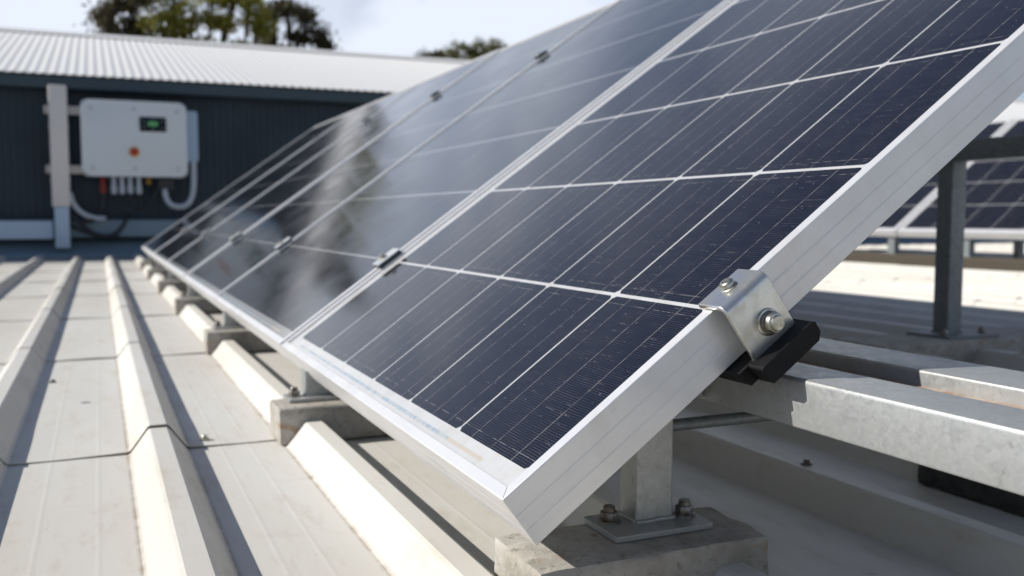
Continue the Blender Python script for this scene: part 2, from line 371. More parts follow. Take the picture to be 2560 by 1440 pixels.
    bsdf(m).inputs['IOR'].default_value = 1.48 if fine else 1.82
    bsdf(m).inputs['Coat Weight'].default_value = 0.12; bsdf(m).inputs['Coat Roughness'].default_value = 0.18; bsdf(m).inputs['Coat IOR'].default_value = 1.35
    return m

# ------------------------------------------------------------------ the roof deck (setting)
ZP, ZC, RP, RX = -0.135, -0.098, 0.222, -0.204      # pan, crest, rib pitch, first rib centre
def deck_profile(x0k, x1k):
    pts = []
    for k in range(x0k, x1k):
        c = RX + RP*k + (0.072 if k >= 3 else 0) if k >= 0 else RX - 0.243 + (k+1)*0.283
        q1, q2 = (0.088, 0.130) if k >= 0 and k != 2 else (0.098, 0.160)
        for dx, z in ((-0.0425, 0), (-0.0385, 0.0028), (-0.0155, 0.0345), (-0.0115, 0.037), (0.0115, 0.037), (0.0155, 0.0345), (0.0385, 0.0028), (0.0425, 0)):
            pts.append((c+dx, ZP+z))
        for q in (q1, q2):
            for dx, z in ((-0.004, 0), (0, 0.00020), (0.004, 0)): pts.append((c+q+dx, ZP+z))
    return pts
prof = deck_profile(-16, 66)
bm = bmesh.new()
laps = [-3.33, -2.29, -1.25, -0.21+0.0, 0.835] + [0.835+1.042*k for k in range(1, 8)]
laps[3] = None
laps = [y for y in laps if y is not None] + [8.40]
for j in range(len(laps)-1):
    y0, y1 = laps[j], laps[j+1] + (0.035 if j < len(laps)-2 else 0)
    if laps[j] < 0.8 and laps[j+1] > 0.8: pass
    ny = 7; rows = []
    for i in range(ny+1):
        t = i/ny; y = y0 + (y1-y0)*t
        lift = 0.0032*(1-t)
        row = []
        for a, (x, z) in enumerate(prof):
            wob = 0.0012*math.sin(x*23+j*2.1)*(1-t) if i < 2 else 0
            yy = y + (0.006*mnoise.noise(Vector((x*4, j*3.3, 0))) if i == 0 else 0)
            row.append(bm.verts.new((x, yy, z + lift + wob + 0.0006*mnoise.noise(Vector((x*6, y*2.5, 0))))))
        rows.append(row)
    for a, b in zip(rows[:-1], rows[1:]):
        for i in range(len(prof)-1): bm.faces.new([a[i], a[i+1], b[i+1], b[i]])
    low = [bm.verts.new((v.co.x, v.co.y+0.0004, v.co.z-0.0016)) for v in rows[0]]      # the sheet's thickness at its cut edge
    for i in range(len(prof)-1): bm.faces.new([low[i], low[i+1], rows[0][i+1], rows[0][i]])
me = bpy.data.meshes.new('roof_deck'); bm.to_mesh(me); bm.free(); me.materials.append(M['roof'])
roof = bpy.data.objects.new('roof_deck', me); C.objects.link(roof); tag(roof, kind='structure')
b = MB(); b.box(-30, 40, -30, 60, -6.2, -6.0)
g = MB(); g.bm.free(); g.bm = bmesh.new()
vs = [g.bm.verts.new(p) for p in ((-600,-600,-5),(600,-600,-5),(600,600,-5),(-600,600,-5))]; g.bm.faces.new(vs)
tag(g.build('ground', M['ground']), kind='structure')
b.bm.free()
b = MB(); b.box(-4.6, 14.3, -3.3, 8.38, -4.99, -0.19)
tag(b.build('hall_walls', M['flash']), 'blue grey hall below the white ribbed roof deck', 'building')

# ------------------------------------------------------------------ solar panels
TF = 0.050
def frame_mesh(L, Wd, lip=0.0115):
    """mitred extrusion loop; local x = up the slope, y across, z = normal (top at 0)"""
    prof = [(lip, -0.0034), (lip, 0.0), (0.0012, 0.0), (0.0003, -0.0004), (0, -0.0012),
            (0, -0.0180), (0.0002, -0.0184), (0.0002, -0.0187), (0, -0.0192),
            (0, -0.0335), (0.0002, -0.0339), (0.0002, -0.0342), (0, -0.0347),
            (0, -TF+0.0008), (0.0008, -TF), (0.028, -TF), (0.028, -TF+0.002), (0.0025, -TF+0.002), (0.0025, -0.007), (lip, -0.007)]
    b = MB(); rings = []
    cs = [(0, 0, 1, 1), (L, 0, -1, 1), (L, Wd, -1, -1), (0, Wd, 1, -1)]
    for (cx, cy, sx_, sy_) in cs:
        rings.append([b.bm.verts.new((cx+sx_*w, cy+sy_*w, n)) for w, n in prof])
    n = len(prof)
    for i in range(4):
        a, c = rings[i], rings[(i+1) % 4]
        for k in range(n): b.bm.faces.new([a[k], a[(k+1) % n], c[(k+1) % n], c[k]])
    return b
def sheet(b, L, Wd, cols, rows, z=-0.0016):
    """cols / rows: boundaries in metres; UV = cell units"""
    uvl = b.bm.loops.layers.uv.new('UVMap')
    lo = 0.011
    xs = [lo] + list(rows) + [L-lo]; ys = [lo] + list(cols) + [Wd-lo]
    cw = (cols[-1]-cols[0])/(len(cols)-1); ch = (rows[-1]-rows[0])/(len(rows)-1)
    vv = [-(rows[0]-lo)/ch] + list(range(len(rows))) + [len(rows)-1+(L-lo-rows[-1])/ch]
    uu = [-(cols[0]-lo)/cw] + list(range(len(cols))) + [len(cols)-1+(Wd-lo-cols[-1])/cw]
    G = [[b.bm.verts.new((x, y, z)) for y in ys] for x in xs]
    for i in range(len(xs)-1):
        for j in range(len(ys)-1):
            f = b.bm.faces.new([G[i][j], G[i+1][j], G[i+1][j+1], G[i][j+1]])
            for l, (a, c) in zip(f.loops, ((i, j), (i+1, j), (i+1, j+1), (i, j+1))): l[uvl].uv = (uu[c], vv[a])
    return b
ROWS = [0.0300, 0.2416, 0.4553, 0.6703, 0.8850, 1.0995, 1.3140, 1.5285]
LP = 1.5556
bounds = [0.0, 0.9618, 1.9852, 2.9789, 4.05, 5.25, 6.62]
GAP = 0.0045
cell_m = cellmat('dark_blue_solar_cells', 6, 7, 0.15, 0.214)
cell_f = cellmat('blurred_solar_cells', 6, 7, 0.16, 0.214, False)
plabels = ['nearest dark solar panel of the tilted row, its raw end frame towards the viewer',
           'second solar panel of the tilted row, just behind the nearest one',
           'third solar panel of the tilted row, crossed by a dark tree reflection',
           'fourth solar panel of the tilted row, counted from the end clamp',
           'fifth solar panel of the tilted row, last but one before the navy wall',
           'farthest solar panel of the tilted row, nearest the navy wall and inverter']
panels = []
for k in range(6):
    y0 = bounds[k] + (GAP if k else 0); y1 = bounds[k+1] - (GAP if k < 5 else 0); wd = y1-y0
    dz = (0, 0.0015, -0.001, 0.001, 0, 0)[k]
    p = empty('solar_panel', (dz*-0.5, y0, dz), plabels[k], 'solar panel', 'solar panels of the tilted row', (0, -TH, 0))
    fr = frame_mesh(LP, wd, (0.0115, 0.0120, 0.0145)[min(k, 2)]).build('frame', M['alu'], p)
    bv = fr.modifiers.new('soft_edges', 'BEVEL'); bv.width = 0.0007; bv.segments = 2; bv.limit_method = 'ANGLE'; bv.angle_limit = R(70)
    if k == 0:
        for cx_, cy_, a_ in ((0, 0, 1), (0, wd, -1)):
            b = MB(); e_ = 0.00022
            b.prism([(cx_+0.0012, cy_+a_*0.0012-e_*1.4), (cx_+0.0112, cy_+a_*0.0112-e_*1.4), (cx_+0.0112, cy_+a_*0.0112+e_*1.4), (cx_+0.0012, cy_+a_*0.0012+e_*1.4)], -0.0002, 0.00012, 'z'); b.build('mitre_joint', M['darkbolt'], fr)
    if k == 0: cols = [0.0150, 0.1725, 0.3238, 0.4705, 0.6193, 0.7690, 0.9180]
    else: cols = [0.022 + (wd-0.044)*i/6 for i in range(7)]
    sheet(MB(), LP, wd, cols, ROWS, z=-0.0034).build('glass_cell_sheet', cell_m if k == 0 else cell_f, p)
    b = MB(); b.box(0.012, LP-0.012, 0.012, wd-0.012, -0.0068, -0.0046); b.build('back_sheet', M['white_pl'], p)
    b = MB(); b.box(1.30, 1.40, wd/2-0.06, wd/2+0.06, -0.026, -0.0070, 0.004); b.build('junction_box', M['black'], p)
    panels.append(p)

U = Vector((math.cos(TH), 0, math.sin(TH))); N = Vector((-math.sin(TH), 0, math.cos(TH)))
PM = Matrix(((U.x, 0, N.x, 0), (0, 1, 0, 0), (U.z, 0, N.z, 0), (0, 0, 0, 1)))   # panel coords (s,y,n) -> world

def hexbolt(b, M0, r, h, wash=0, wh=0.0012):
    if wash: b.lathe([(wash, 0), (wash, wh*0.7), (wash*0.96, wh)], M0, 28)
    pr = [(r*0.93, wh), (r, wh+h*0.12), (r, wh+h*0.8), (r*0.88, wh+h)]
    b.lathe(pr, M0, 6)

# mid clamps over the seams
def make_mid_clamp():
    r = empty('mid_clamp', (0, 0, 0), 'x', 'clamp', 'mid clamps holding neighbouring panels')
    b = MB(); b.prism(rounded([(-0.0165, 0.0004), (-0.0165, 0.0070), (0.0155, 0.0070), (0.0155, 0.0004)], [0, 0.002, 0.002, 0]), -0.0235, 0.0235, 'x'); b.build('clamp_body', M['clamp_shade_tone'], r, True)
    b = MB(); b.prism(rounded([(-0.0160, 0.0071), (-0.0160, 0.0095), (0.0210, 0.0095), (0.0210, 0.0071)], 0.0008), -0.0240, 0.0240, 'x'); b.build('top_plate', M['alu_mid'], r, True)
    b = MB(); hexbolt(b, Matrix.Translation((-0.004, 0.005, 0.0096)), 0.0065, 0.006, 0.0085); b.build('bolt', M['bolt'], r)
    return r
seam_names = ['between the nearest and second panels', 'between the second and third panels', 'between the third and fourth panels',
              'between the fourth and fifth panels', 'between the fifth and farthest panels']
proto = None
for row, s0 in (('lower', 0.2376), ('upper', 1.208)):
    for k in range(1, 6):
        if proto is None: proto = make_mid_clamp(); o = proto
        else: o = copy_tree(proto)
        o.matrix_world = PM @ Matrix.Translation((s0, bounds[k], 0.0005))
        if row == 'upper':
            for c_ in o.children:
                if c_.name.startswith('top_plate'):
                    if 'dark_top' not in globals(): dark_top = c_.data.copy(); dark_top.materials[0] = M['clamp_shade_tone']
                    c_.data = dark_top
        if row == 'upper': o.scale = (0.75, 0.85, 0.9)
        o['label'] = 'small metal mid clamp on the %s clamp line %s' % (row, seam_names[k-1])

# end clamp at the near edge
ec = empty('end_clamp', (0, 0, 0), 'shiny bent steel end clamp gripping the near edge of the nearest panel', 'clamp')
ec.matrix_world = PM @ Matrix.Translation((0.2610, 0, 0))
T = 0.0044; yo = -0.0204; rr = 0.0085
outer = [(0.0165, 0.0012), (0.0165, 0.0012+T)]
arc_o = []; arc_i = []
for k in range(9):
    a = math.pi/2 + k/8*math.pi/2
    cx_, cz_ = yo+rr, 0.0012+T-rr
    arc_o.append((cx_+rr*math.cos(a), cz_+rr*math.sin(a))); arc_i.append((cx_+(rr-T)*math.cos(a), cz_+(rr-T)*math.sin(a)))
poly = outer + arc_o + [(yo, -0.0525), (yo+T, -0.0525)] + arc_i[::-1]
b = MB(); b.prism(poly, -0.0255, 0.0255, 'x')
b.build('clamp_bracket', M['zinc'], ec, True, ang=28)
bev = ec.children[0].modifiers.new('bev', 'BEVEL'); bev.width = 0.0010; bev.segments = 2; bev.limit_method = 'ANGLE'; bev.angle_limit = R(50)
# pan head screw with cross recess
b = MB(); Ms = Matrix.Translation((0.0005, 0.0015, 0.0012+T))
b.lathe([(0.0078, 0), (0.0078, 0.0008), (0.0072, 0.0012)], Ms, 28)
b.lathe([(0.0060, 0.0012), (0.0064, 0.0022), (0.0064, 0.0042), (0.0058, 0.0056), (0.0046, 0.0064), (0.0032, 0.0066), (0.0030, 0.0054)], Ms, 28)
sc = b.build('screw', M['bolt'], ec, True)
b = MB()
for a in (0.5, 0.5+math.pi/2):
    q = MB(); Mr = Ms @ Matrix.Rotation(a, 4, 'Z')
    for v in [(-0.0027, -0.0005), (0.0027, -0.0005), (0.0027, 0.0005), (-0.0027, 0.0005)]: pass
    vs = [b.bm.verts.new(Mr @ Vector((x, y, 0.00665 + (0.0002 if a > 1 else 0)))) for x, y in [(-0.0034, -0.0007), (0.0034, -0.0007), (0.0034, 0.0007), (-0.0034, 0.0007)]]
    b.bm.faces.new(vs); q.bm.free()
b.build('cross_recess', M['darkbolt'], sc)
# side bolt: washer, spring washer, round nut and stud end
Mb = Matrix.Translation((0.0035, yo, -0.0315)) @ Matrix.Rotation(math.pi/2, 4, 'X')
b = MB(); b.lathe([(0.0118, 0), (0.0118, 0.0014), (0.0112, 0.0018), (0.0072, 0.0018)], Mb, 36); b.build('washer', M['bolt'], ec, True)
b = MB(); b.lathe([(0.0092, 0.0018), (0.0097, 0.0024), (0.0097, 0.0046), (0.0092, 0.0052)], Mb, 32); b.build('spring_washer', M['darkbolt'], ec, True)
b = MB(); b.lathe([(0.0080, 0.0052), (0.0086, 0.0060), (0.0086, 0.0098), (0.0080, 0.0108), (0.0066, 0.0112), (0.0064, 0.0110), (0.0064, 0.0128), (0.0058, 0.0135)], Mb, 32); b.build('bolt_head', M['bolt'], ec, True)
# rubber pad under the clamp
pd = empty('rubber_pad', (0, 0, 0), 'black rubber pad wedged between the nearest panel and the wide rail', 'pad')
pd.matrix_world = PM @ Matrix.Translation((0.2610, 0, 0))
b = MB(); b.prism(rounded([(-0.0430, -TF-0.0008), (-0.0390, -0.0670), (0.0265, -0.0670), (0.0315, -0.0600), (0.0315, -TF-0.0008)], 0.0008), -0.018, 0.05, 'y', 0)
b.build('pad_base', M['rubber'], pd, True)
b = MB(); b.prism(rounded([(-0.0330, -0.0520), (-0.0300, -0.0680), (0.0270, -0.0680), (0.0325, -0.0620), (0.0325, -0.0520), (0.0300, -0.0500), (-0.0310, -0.0500)], 0.0007), -0.0370, -0.0185, 'y', 0)
b.build('front_lip', M['rubber'], pd, True)

# ------------------------------------------------------------------ rails, posts, blocks
X0, X1, ZB, ZT = 0.2510, 0.4550, 0.0408, 0.0830
rp = rounded([(X0, ZB), (X0, ZT), (X0+0.060, ZT), (X0+0.060, ZT-0.0156), (X0+0.1275, ZT-0.0156), (X0+0.1275, ZT), (X1, ZT), (X1, ZB)],
             [0.002, 0.0042, 0.003, 0, 0, 0.003, 0.0042, 0.002], 4)
r = empty('mounting_rail', ((X0+X1)/2, -1.0, ZB), 'wide galvanised channel rail under the low part of the panels, shiny in sunlight', 'rail')
b = MB(); b.prism([(x-(X0+X1)/2, z-ZB) for x, z in rp], 0, 7.4, 'y'); b.build('channel', M['galv'], r, True, ang=25)
b = MB(); b.box(-0.0415, 0.0250, 0, 7.4, ZT-0.0154-ZB, ZT-0.0144-ZB)
m = M['rust'] = mat('rusty_channel_floor', (0.42, 0.28, 0.17), 0.8)
n = noise_node(m, 40, 5, 0.7); lk(m, mixc(m, rng(m, n.outputs[0], 0.4, 0.62, 0, 1), (0.50, 0.40, 0.30), (0.30, 0.15, 0.07)), bsdf(m).inputs['Base Color'])
b.build('slot_floor', M['rust'], r)
b = MB(); b.prism(rounded([(0.955, 0.556), (0.955, 0.598), (0.995, 0.598), (0.995, 0.556)], 0.003), 0.03, 6.55, 'y')
o = b.build('mounting_rail', M['galv'], None, True); tag(o, 'narrow steel rail high up beneath the tilted panels, mostly hidden', 'rail')
# brace tube
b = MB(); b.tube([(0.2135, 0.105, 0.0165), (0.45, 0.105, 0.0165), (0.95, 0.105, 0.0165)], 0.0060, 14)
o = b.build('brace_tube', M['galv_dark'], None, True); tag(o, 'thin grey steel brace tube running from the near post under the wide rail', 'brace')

def block(x0, x1, y0, y1, zt, label, zb=ZP+0.001, seed=0, grp='concrete support blocks on the roof'):
    b = MB(); b.box(x0, x1, y0, y1, zb, zt, 0)
    bmesh.ops.subdivide_edges(b.bm, edges=b.bm.edges[:], cuts=11, use_grid_fill=True)
    cx_, cy_, cz_ = (x0+x1)/2, (y0+y1)/2, (zb+zt)/2
    hx, hy, hz_ = (x1-x0)/2, (y1-y0)/2, (zt-zb)/2
    for v in b.bm.verts:
        p = v.co; d = Vector((p.x-cx_, p.y-cy_, p.z-cz_))
        rad = 0.006
        q = Vector((max(-hx+rad, min(hx-rad, d.x)), max(-hy+rad, min(hy-rad, d.y)), max(-hz_+rad, min(hz_-rad, d.z))))
        e = d-q
        if e.length > 1e-6: d = q + e.normalized()*min(e.length, rad)
        nz = mnoise.noise(Vector((p.x*38+seed, p.y*38, p.z*38)))*0.0022 + mnoise.noise(Vector((p.x*120+seed, p.y*120, p.z*120)))*0.0009
        v.co = Vector((cx_, cy_, cz_)) + d + (e.normalized()*nz if e.length > 1e-6 else Vector())
        if abs(d.z-hz_) < 1e-5: v.co.z = zt + min(0, nz*0.3)
    o = b.build('concrete_block', M['conc'], None, True, ang=50)
    tag(o, label, 'concrete block', grp); return o
block(0.046, 0.283, 0.030, 0.131, -0.075, 'large stained concrete block in the foreground under the near galvanised post', seed=1)
bk_y = [0.782, 1.832, 2.90, 3.93, 4.98, 6.0]
bl = ['concrete block under the second panel, its sunlit end beside the roof rib', 'concrete block under the third panel, second one back beyond the foreground block',
      'concrete block under the fourth panel edge, third beyond the foreground block', 'small looking concrete block under the middle of the far panels',
      'concrete block under the fifth panel near the far end of the row', 'farthest concrete block under the low edge of the row, near the navy wall']
for i, y in enumerate(bk_y): block(-0.034, 0.20, y+0.006, y+0.096, -0.075, bl[i], seed=3+i)
bd = block(0.70, 1.05, 0.06, 0.25, -0.035, 'dark black ballast block on the shaded roof below the wide rail, at the right edge', seed=21)
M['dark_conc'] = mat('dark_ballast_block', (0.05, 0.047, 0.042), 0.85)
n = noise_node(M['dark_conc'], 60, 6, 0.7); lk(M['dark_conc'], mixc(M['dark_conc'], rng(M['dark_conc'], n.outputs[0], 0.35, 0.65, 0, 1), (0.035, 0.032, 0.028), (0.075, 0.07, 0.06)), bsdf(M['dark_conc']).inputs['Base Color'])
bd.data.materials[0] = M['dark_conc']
block(1.33, 1.95, 0.93, 1.10, -0.072, 'long shaded concrete block under the tall square post on the right', seed=31)

def post(x0, x1, y0, y1, z0, z1, plate, bolts, label, mm='galv', grp='square steel posts standing on concrete blocks'):
    cx_, cy_ = (x0+x1)/2, (y0+y1)/2
    r = empty('support_post', (cx_, cy_, z0), label, 'post', grp)
    b = MB(); b.prism(rounded([(x0-cx_, y0-cy_), (x1-cx_, y0-cy_), (x1-cx_, y1-cy_), (x0-cx_, y1-cy_)], 0.0035, 4), 0.006, z1-z0, 'z'); b.build('column', M[mm], r, True, ang=25)
    px0, px1, py0, py1 = plate
    b = MB(); b.prism(rounded([(px0-cx_, py0-cy_), (px1-cx_, py0-cy_), (px1-cx_, py1-cy_), (px0-cx_, py1-cy_)], 0.004, 3), 0.0006, 0.0060, 'z', 0.0005); b.build('base_plate', M[mm], r)
    b = MB()   # weld bead around the foot
    w = 0.0028; c4 = [(x0-cx_, y0-cy_), (x1-cx_, y0-cy_), (x1-cx_, y1-cy_), (x0-cx_, y1-cy_), (x0-cx_, y0-cy_)]
    pts = []
    for a, c in zip(c4[:-1], c4[1:]):
        for i in range(9):
            t = i/9; pts.append((a[0]+(c[0]-a[0])*t+random.uniform(-.0004, .0004), a[1]+(c[1]-a[1])*t+random.uniform(-.0004, .0004), 0.0068+random.uniform(-.0005, .0005)))
    b.tube(pts+[pts[0]], w, 7); b.build('weld_bead', M[mm], r, True, ang=80)
    for (bx, by) in bolts:
        b = MB(); Mx = Matrix.Translation((bx-cx_, by-cy_, 0.006)) @ Matrix.Rotation(random.uniform(0, 1), 4, 'Z')
        b.lathe([(0.0112, 0), (0.0112, 0.0014), (0.0105, 0.0018)], Mx, 26)
        b.lathe([(0.0082, 0.0018), (0.0088, 0.0028), (0.0088, 0.0085), (0.0080, 0.0098)], Mx, 6)
        b.lathe([(0.0058, 0.0098), (0.0058, 0.0138), (0.0050, 0.0150)], Mx, 18)
        b.build('anchor_bolt', M['darkbolt'], r, True, ang=30)
    return r
near_post = post(0.1740, 0.2150, 0.090, 0.121, -0.075, 0.0530, (0.138, 0.243, 0.063, 0.1285), [(0.1545, 0.106), (0.2305, 0.094)],
     'galvanised square post with bolted base plate on the foreground block')
b = MB(); b.box(0.0206, 0.0562, -0.012, 0.012, 0.1195, 0.1275, 0.001); b.build('top_bracket', M['galv'], near_post)
pl = ['short steel post with bolted foot on the block under the second panel', 'short steel post on the block under the third panel', 'short steel post on the block under the fourth panel',
      'blurred short steel post on the block between the fourth and fifth panels', 'blurred short steel post on the fifth block back', 'blurred short steel post nearest the navy wall']
for i, y in enumerate(bk_y):
    zt = math.tan(TH)*0.030 - TF/math.cos(TH) - 0.001
    post(0.0170, 0.0570, y+0.058, y+0.094, -0.075, zt+0.012, (-0.012, 0.066, y+0.040, y+0.095), [(0.0010, y+0.067)], pl[i])
for i, y in enumerate((0.10, 1.75, 3.6, 5.5)):
    post(0.955, 0.995, y, y+0.04, ZP+0.001, 0.557, (0.93, 1.02, y-0.03, y+0.07), [(0.94, y-0.018), (1.01, y+0.058)],
         'rear steel post under the high rail, %s' % ('hidden behind the nearest panel', 'behind the second panel', 'behind the fourth panel', 'behind the fifth panel')[i], grp='rear posts under the high rail')
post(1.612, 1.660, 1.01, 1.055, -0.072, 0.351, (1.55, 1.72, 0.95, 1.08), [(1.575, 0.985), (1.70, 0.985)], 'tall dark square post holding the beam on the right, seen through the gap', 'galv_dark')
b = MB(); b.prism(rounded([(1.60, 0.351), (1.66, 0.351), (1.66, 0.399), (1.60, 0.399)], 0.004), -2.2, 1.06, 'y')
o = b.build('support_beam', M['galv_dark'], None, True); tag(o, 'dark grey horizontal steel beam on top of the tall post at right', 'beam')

# ------------------------------------------------------------------ second array
m2 = cellmat('blue_solar_cells', 6, 5, 0.225, 0.262)
def far_panel(y0, y1, label):
    L2 = 1.36; wd = y1-y0
    p = empty('solar_panel', (4.61, y0, 0.125), label, 'solar panel', 'solar panels of the far array', (0, -TH, 0))
    frame_mesh(L2, wd, 0.022).build('frame', M['alu'], p)
    cols = [0.035+(wd-0.07)*i/6 for i in range(7)]; rows = [0.035+(L2-0.07)*i/5 for i in range(6)]
    sheet(MB(), L2, wd, cols, rows).build('glass_cell_sheet', m2, p)
    b = MB(); b.box(0.02, L2-0.02, 0.02, wd-0.02, -0.0068, -0.0030); b.build('back_sheet', M['white_pl'], p)
    return p
yy = 4.09
far_panel(yy-1.40, yy-0.008, 'blurred solar panel of the far array seen right of the tall dark post')
far_panel(yy+0.008, yy+1.40, 'blurred solar panel of the far array peeping out left of the tall dark post')
far_panel(yy-2.81, yy-1.415, 'blurred far array solar panel cut off by the right edge of the picture')
far_panel(yy+1.415, yy+2.80, 'far array solar panel hidden behind the near row')
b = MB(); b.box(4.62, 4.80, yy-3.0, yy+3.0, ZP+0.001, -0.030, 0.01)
M['sleeper_shade'] = mat('shade_brown_sleeper', (0.055, 0.043, 0.028), 0.8)  # shade on the sleeper's visible side put into its dark brown colour
o = b.build('roof_sleeper', M['sleeper_shade']); tag(o, 'long sleeper coloured brown as if in shade on the bright roof below the far array', 'sleeper')
for i, y in enumerate((yy-2.3, yy-1.45, yy-0.55, yy+0.05, yy+1.3)):
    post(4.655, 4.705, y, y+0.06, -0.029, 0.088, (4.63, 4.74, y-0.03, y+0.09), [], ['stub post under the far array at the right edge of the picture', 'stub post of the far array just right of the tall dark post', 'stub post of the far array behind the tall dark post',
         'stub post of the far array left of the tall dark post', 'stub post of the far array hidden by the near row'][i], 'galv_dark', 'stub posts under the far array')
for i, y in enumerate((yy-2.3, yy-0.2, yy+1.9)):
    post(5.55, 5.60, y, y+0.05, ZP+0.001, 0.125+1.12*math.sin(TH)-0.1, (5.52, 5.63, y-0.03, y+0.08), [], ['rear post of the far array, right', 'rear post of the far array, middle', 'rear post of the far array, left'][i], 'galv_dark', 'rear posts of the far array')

# roof screws
def roof_screw(x, y, z, label, rust=False):
    b = MB(); M0 = Matrix.Translation((x, y, z))
    b.lathe([(0.0075, 0), (0.0075, 0.0012), (0.006, 0.0018)], M0, 20); b.lathe([(0.0042, 0.0018), (0.0045, 0.0024), (0.0045, 0.0052), (0.0038, 0.0060)], M0, 6)
    o = b.build('roof_screw', M['darkbolt'] if rust else M['bolt']); tag(o, label, 'screw', 'roof fixing screws')
roof_screw(0.5380, 0.2750, ZC+0.002, 'dark rusty hex screw on the shaded roof rib under the wide rail', True)
roof_screw(-0.1350, 0.872, ZP+0.005, 'small screw by the lap joint on the pan left of the sunlit block end')
roof_screw(-0.365, 1.30, ZC+0.004, 'tiny screw on the crest of the left roof rib', True)
roof_screw(0.036, 0.018, ZP+0.002, 'small bright screw beside the left foot of the foreground block')

# ------------------------------------------------------------------ the building behind
WY = 8.36; BX0, BX1 = -7.0, 16.0
b = MB()
bld = empty('far_building', (4, WY, -5), 'long navy corrugated building with a white roof behind the panels', 'building')
# wall of fine vertical corrugations
bm = b.bm; pit = 0.060; nx = int((BX1-BX0)/pit); pr = []
for i in range(nx):
    x = BX0+i*pit; pr += [(x, 0), (x+0.024, 0), (x+0.030, -0.009), (x+0.054, -0.009)]
A = [bm.verts.new((x-4, y, 4.85)) for x, y in pr]; B_ = [bm.verts.new((x-4, y, 6.36)) for x, y in pr]
for i in range(len(pr)-1): bm.faces.new([A[i], A[i+1], B_[i+1], B_[i]])
b.build('wall', M['navy'], bld)
b = MB(); b.box(BX0-4, BX1-4, 0.30, 8.0, 0.02, 6.3); b.build('inner_wall', M['navy'], bld)
b = MB(); b.box(BX0-4, BX1-4, -0.160, -0.130, 6.300, 6.405, 0.006); b.build('fascia', M['navy_trim'], bld)
b = MB(); b.box(BX0-4, BX1-4, -0.129, 0.02, 6.300, 6.312); b.build('soffit', M['navy_trim'], bld)
# white corrugated roof sloping up and away, ridge at y=12
b = MB(); bm = b.bm; pit = 0.076; nx = int((BX1-BX0+1)/pit); sub = 6
pts = [(BX0-0.5+pit*i/sub, 0.0042*math.cos(2*math.pi*i/sub)) for i in range(nx*sub)]
ye, ze, yr, zr = -0.20, 6.412, 3.64, 7.405
rows = []
for t in (0, 1):
    rows.append([bm.verts.new((x-4, ye+(yr-ye)*t, ze+(zr-ze)*t + dz)) for x, dz in pts])
rows.append([bm.verts.new((x-4, yr+3.8, ze+dz)) for x, dz in pts])
for a, c in zip(rows[:-1], rows[1:]):
    for i in range(len(pts)-1): bm.faces.new([a[i], a[i+1], c[i+1], c[i]])
lo = [bm.verts.new((v.co.x, v.co.y+0.002, v.co.z-0.004)) for v in rows[0]]
for i in range(len(pts)-1): bm.faces.new([lo[i], lo[i+1], rows[0][i+1], rows[0][i]])
b.build('roof', M['roof_far'], bld, True, ang=60)
b = MB(); b.prism([(yr-0.20, zr-0.035), (yr, zr+0.035), (yr+0.20, zr-0.035), (yr+0.20, zr-0.042), (yr, zr+0.024), (yr-0.20, zr-0.042)], BX0-4.5, BX1-3.5, 'x'); b.build('ridge_cap', M['roof_far'], bld)

# skirting box and flashing at the wall base
b = MB(); b.box(BX0, BX1, 8.17, 8.345, 0.045, 0.195, 0.012); o = b.build('wall_skirting', M['flash']); tag(o, 'pale blue grey boxed skirting along the foot of the navy wall', 'skirting')
b = MB(); b.prism([(8.09, -0.128), (8.09, -0.10), (8.30, 0.012), (8.35, 0.012), (8.35, -0.128)], BX0, BX1, 'x'); o = b.build('roof_flashing', M['flash']); tag(o, 'blue grey sloped metal flashing where the roof deck meets the building', 'flashing')
b = MB(); b.box(-2.6, -0.625, 8.10, 8.165, 0.035, 0.185, 0.006); o = b.build('cable_tray', M['duct_blue']); tag(o, 'pale sky blue metal cable tray low on the wall, left of the vertical duct', 'cable tray')

# vertical duct left of the inverter
du = empty('cable_duct', (-0.555, 8.08, -0.10), 'tall cream vertical cable duct to the left of the inverter, blue at its foot', 'duct')
b = MB(); b.box(-0.070, 0.068, -0.045, 0.07, 0.405, 1.405, 0.010); b.build('duct_cover', M['duct'], du, True)
b = MB(); b.box(-0.055, 0.057, -0.035, 0.06, 0.06, 0.404, 0.006); b.build('duct_foot', M['duct_blue'], du, True)
for z in (1.06, 0.62):
    b = MB(); b.box(-0.075, 0.073, -0.050, 0.075, z, z+0.015, 0.003); b.build('band', M['duct'], du)
# mounting struts
for z, l in ((1.115, 'upper pale horizontal strut joining the duct and the inverter'), (0.62, 'lower cream horizontal strut joining the duct and the inverter')):
    b = MB(); b.prism(rounded([(8.17, z-0.035), (8.17, z+0.035), (8.21, z+0.035), (8.21, z-0.035)], 0.005), -0.655, 0.30, 'x'); b.box(-0.668, -0.655, 8.16, 8.22, z-0.030, z+0.030, 0.003)
    o = b.build('mounting_strut', M['duct']); tag(o, l, 'strut', 'struts behind the inverter')

# inverter
iv = empty('inverter', (0.028, 8.10, 0.565), 'light grey wall mounted inverter with small green display and red button', 'inverter')
def rbox(w0, w1, h0, h1, y0, y1, rad, bevd):
    b = MB(); b.prism(rounded([(w0, h0), (w1, h0), (w1, h1), (w0, h1)], rad, 6), 0, 1, 'y')
    for v in b.bm.verts: v.co.y = y0 if v.co.y < 0.5 else y1
    es = [e for e in b.bm.edges if abs(e.verts[0].co.y-y0) < 1e-6 and abs(e.verts[1].co.y-y0) < 1e-6]
    bmesh.ops.bevel(b.bm, geom=es, offset=bevd, segments=4, profile=0.5, affect='EDGES')
    return b
b = rbox(-0.417, 0.424, 0.0, 0.640, -0.04, 0.16, 0.055, 0.030); b.build('casing', M['casing'], iv, True)
b = rbox(-0.375, 0.385, 0.035, 0.600, -0.0425, -0.039, 0.03, 0.001); b.build('front_cover', M['casing'], iv, True)
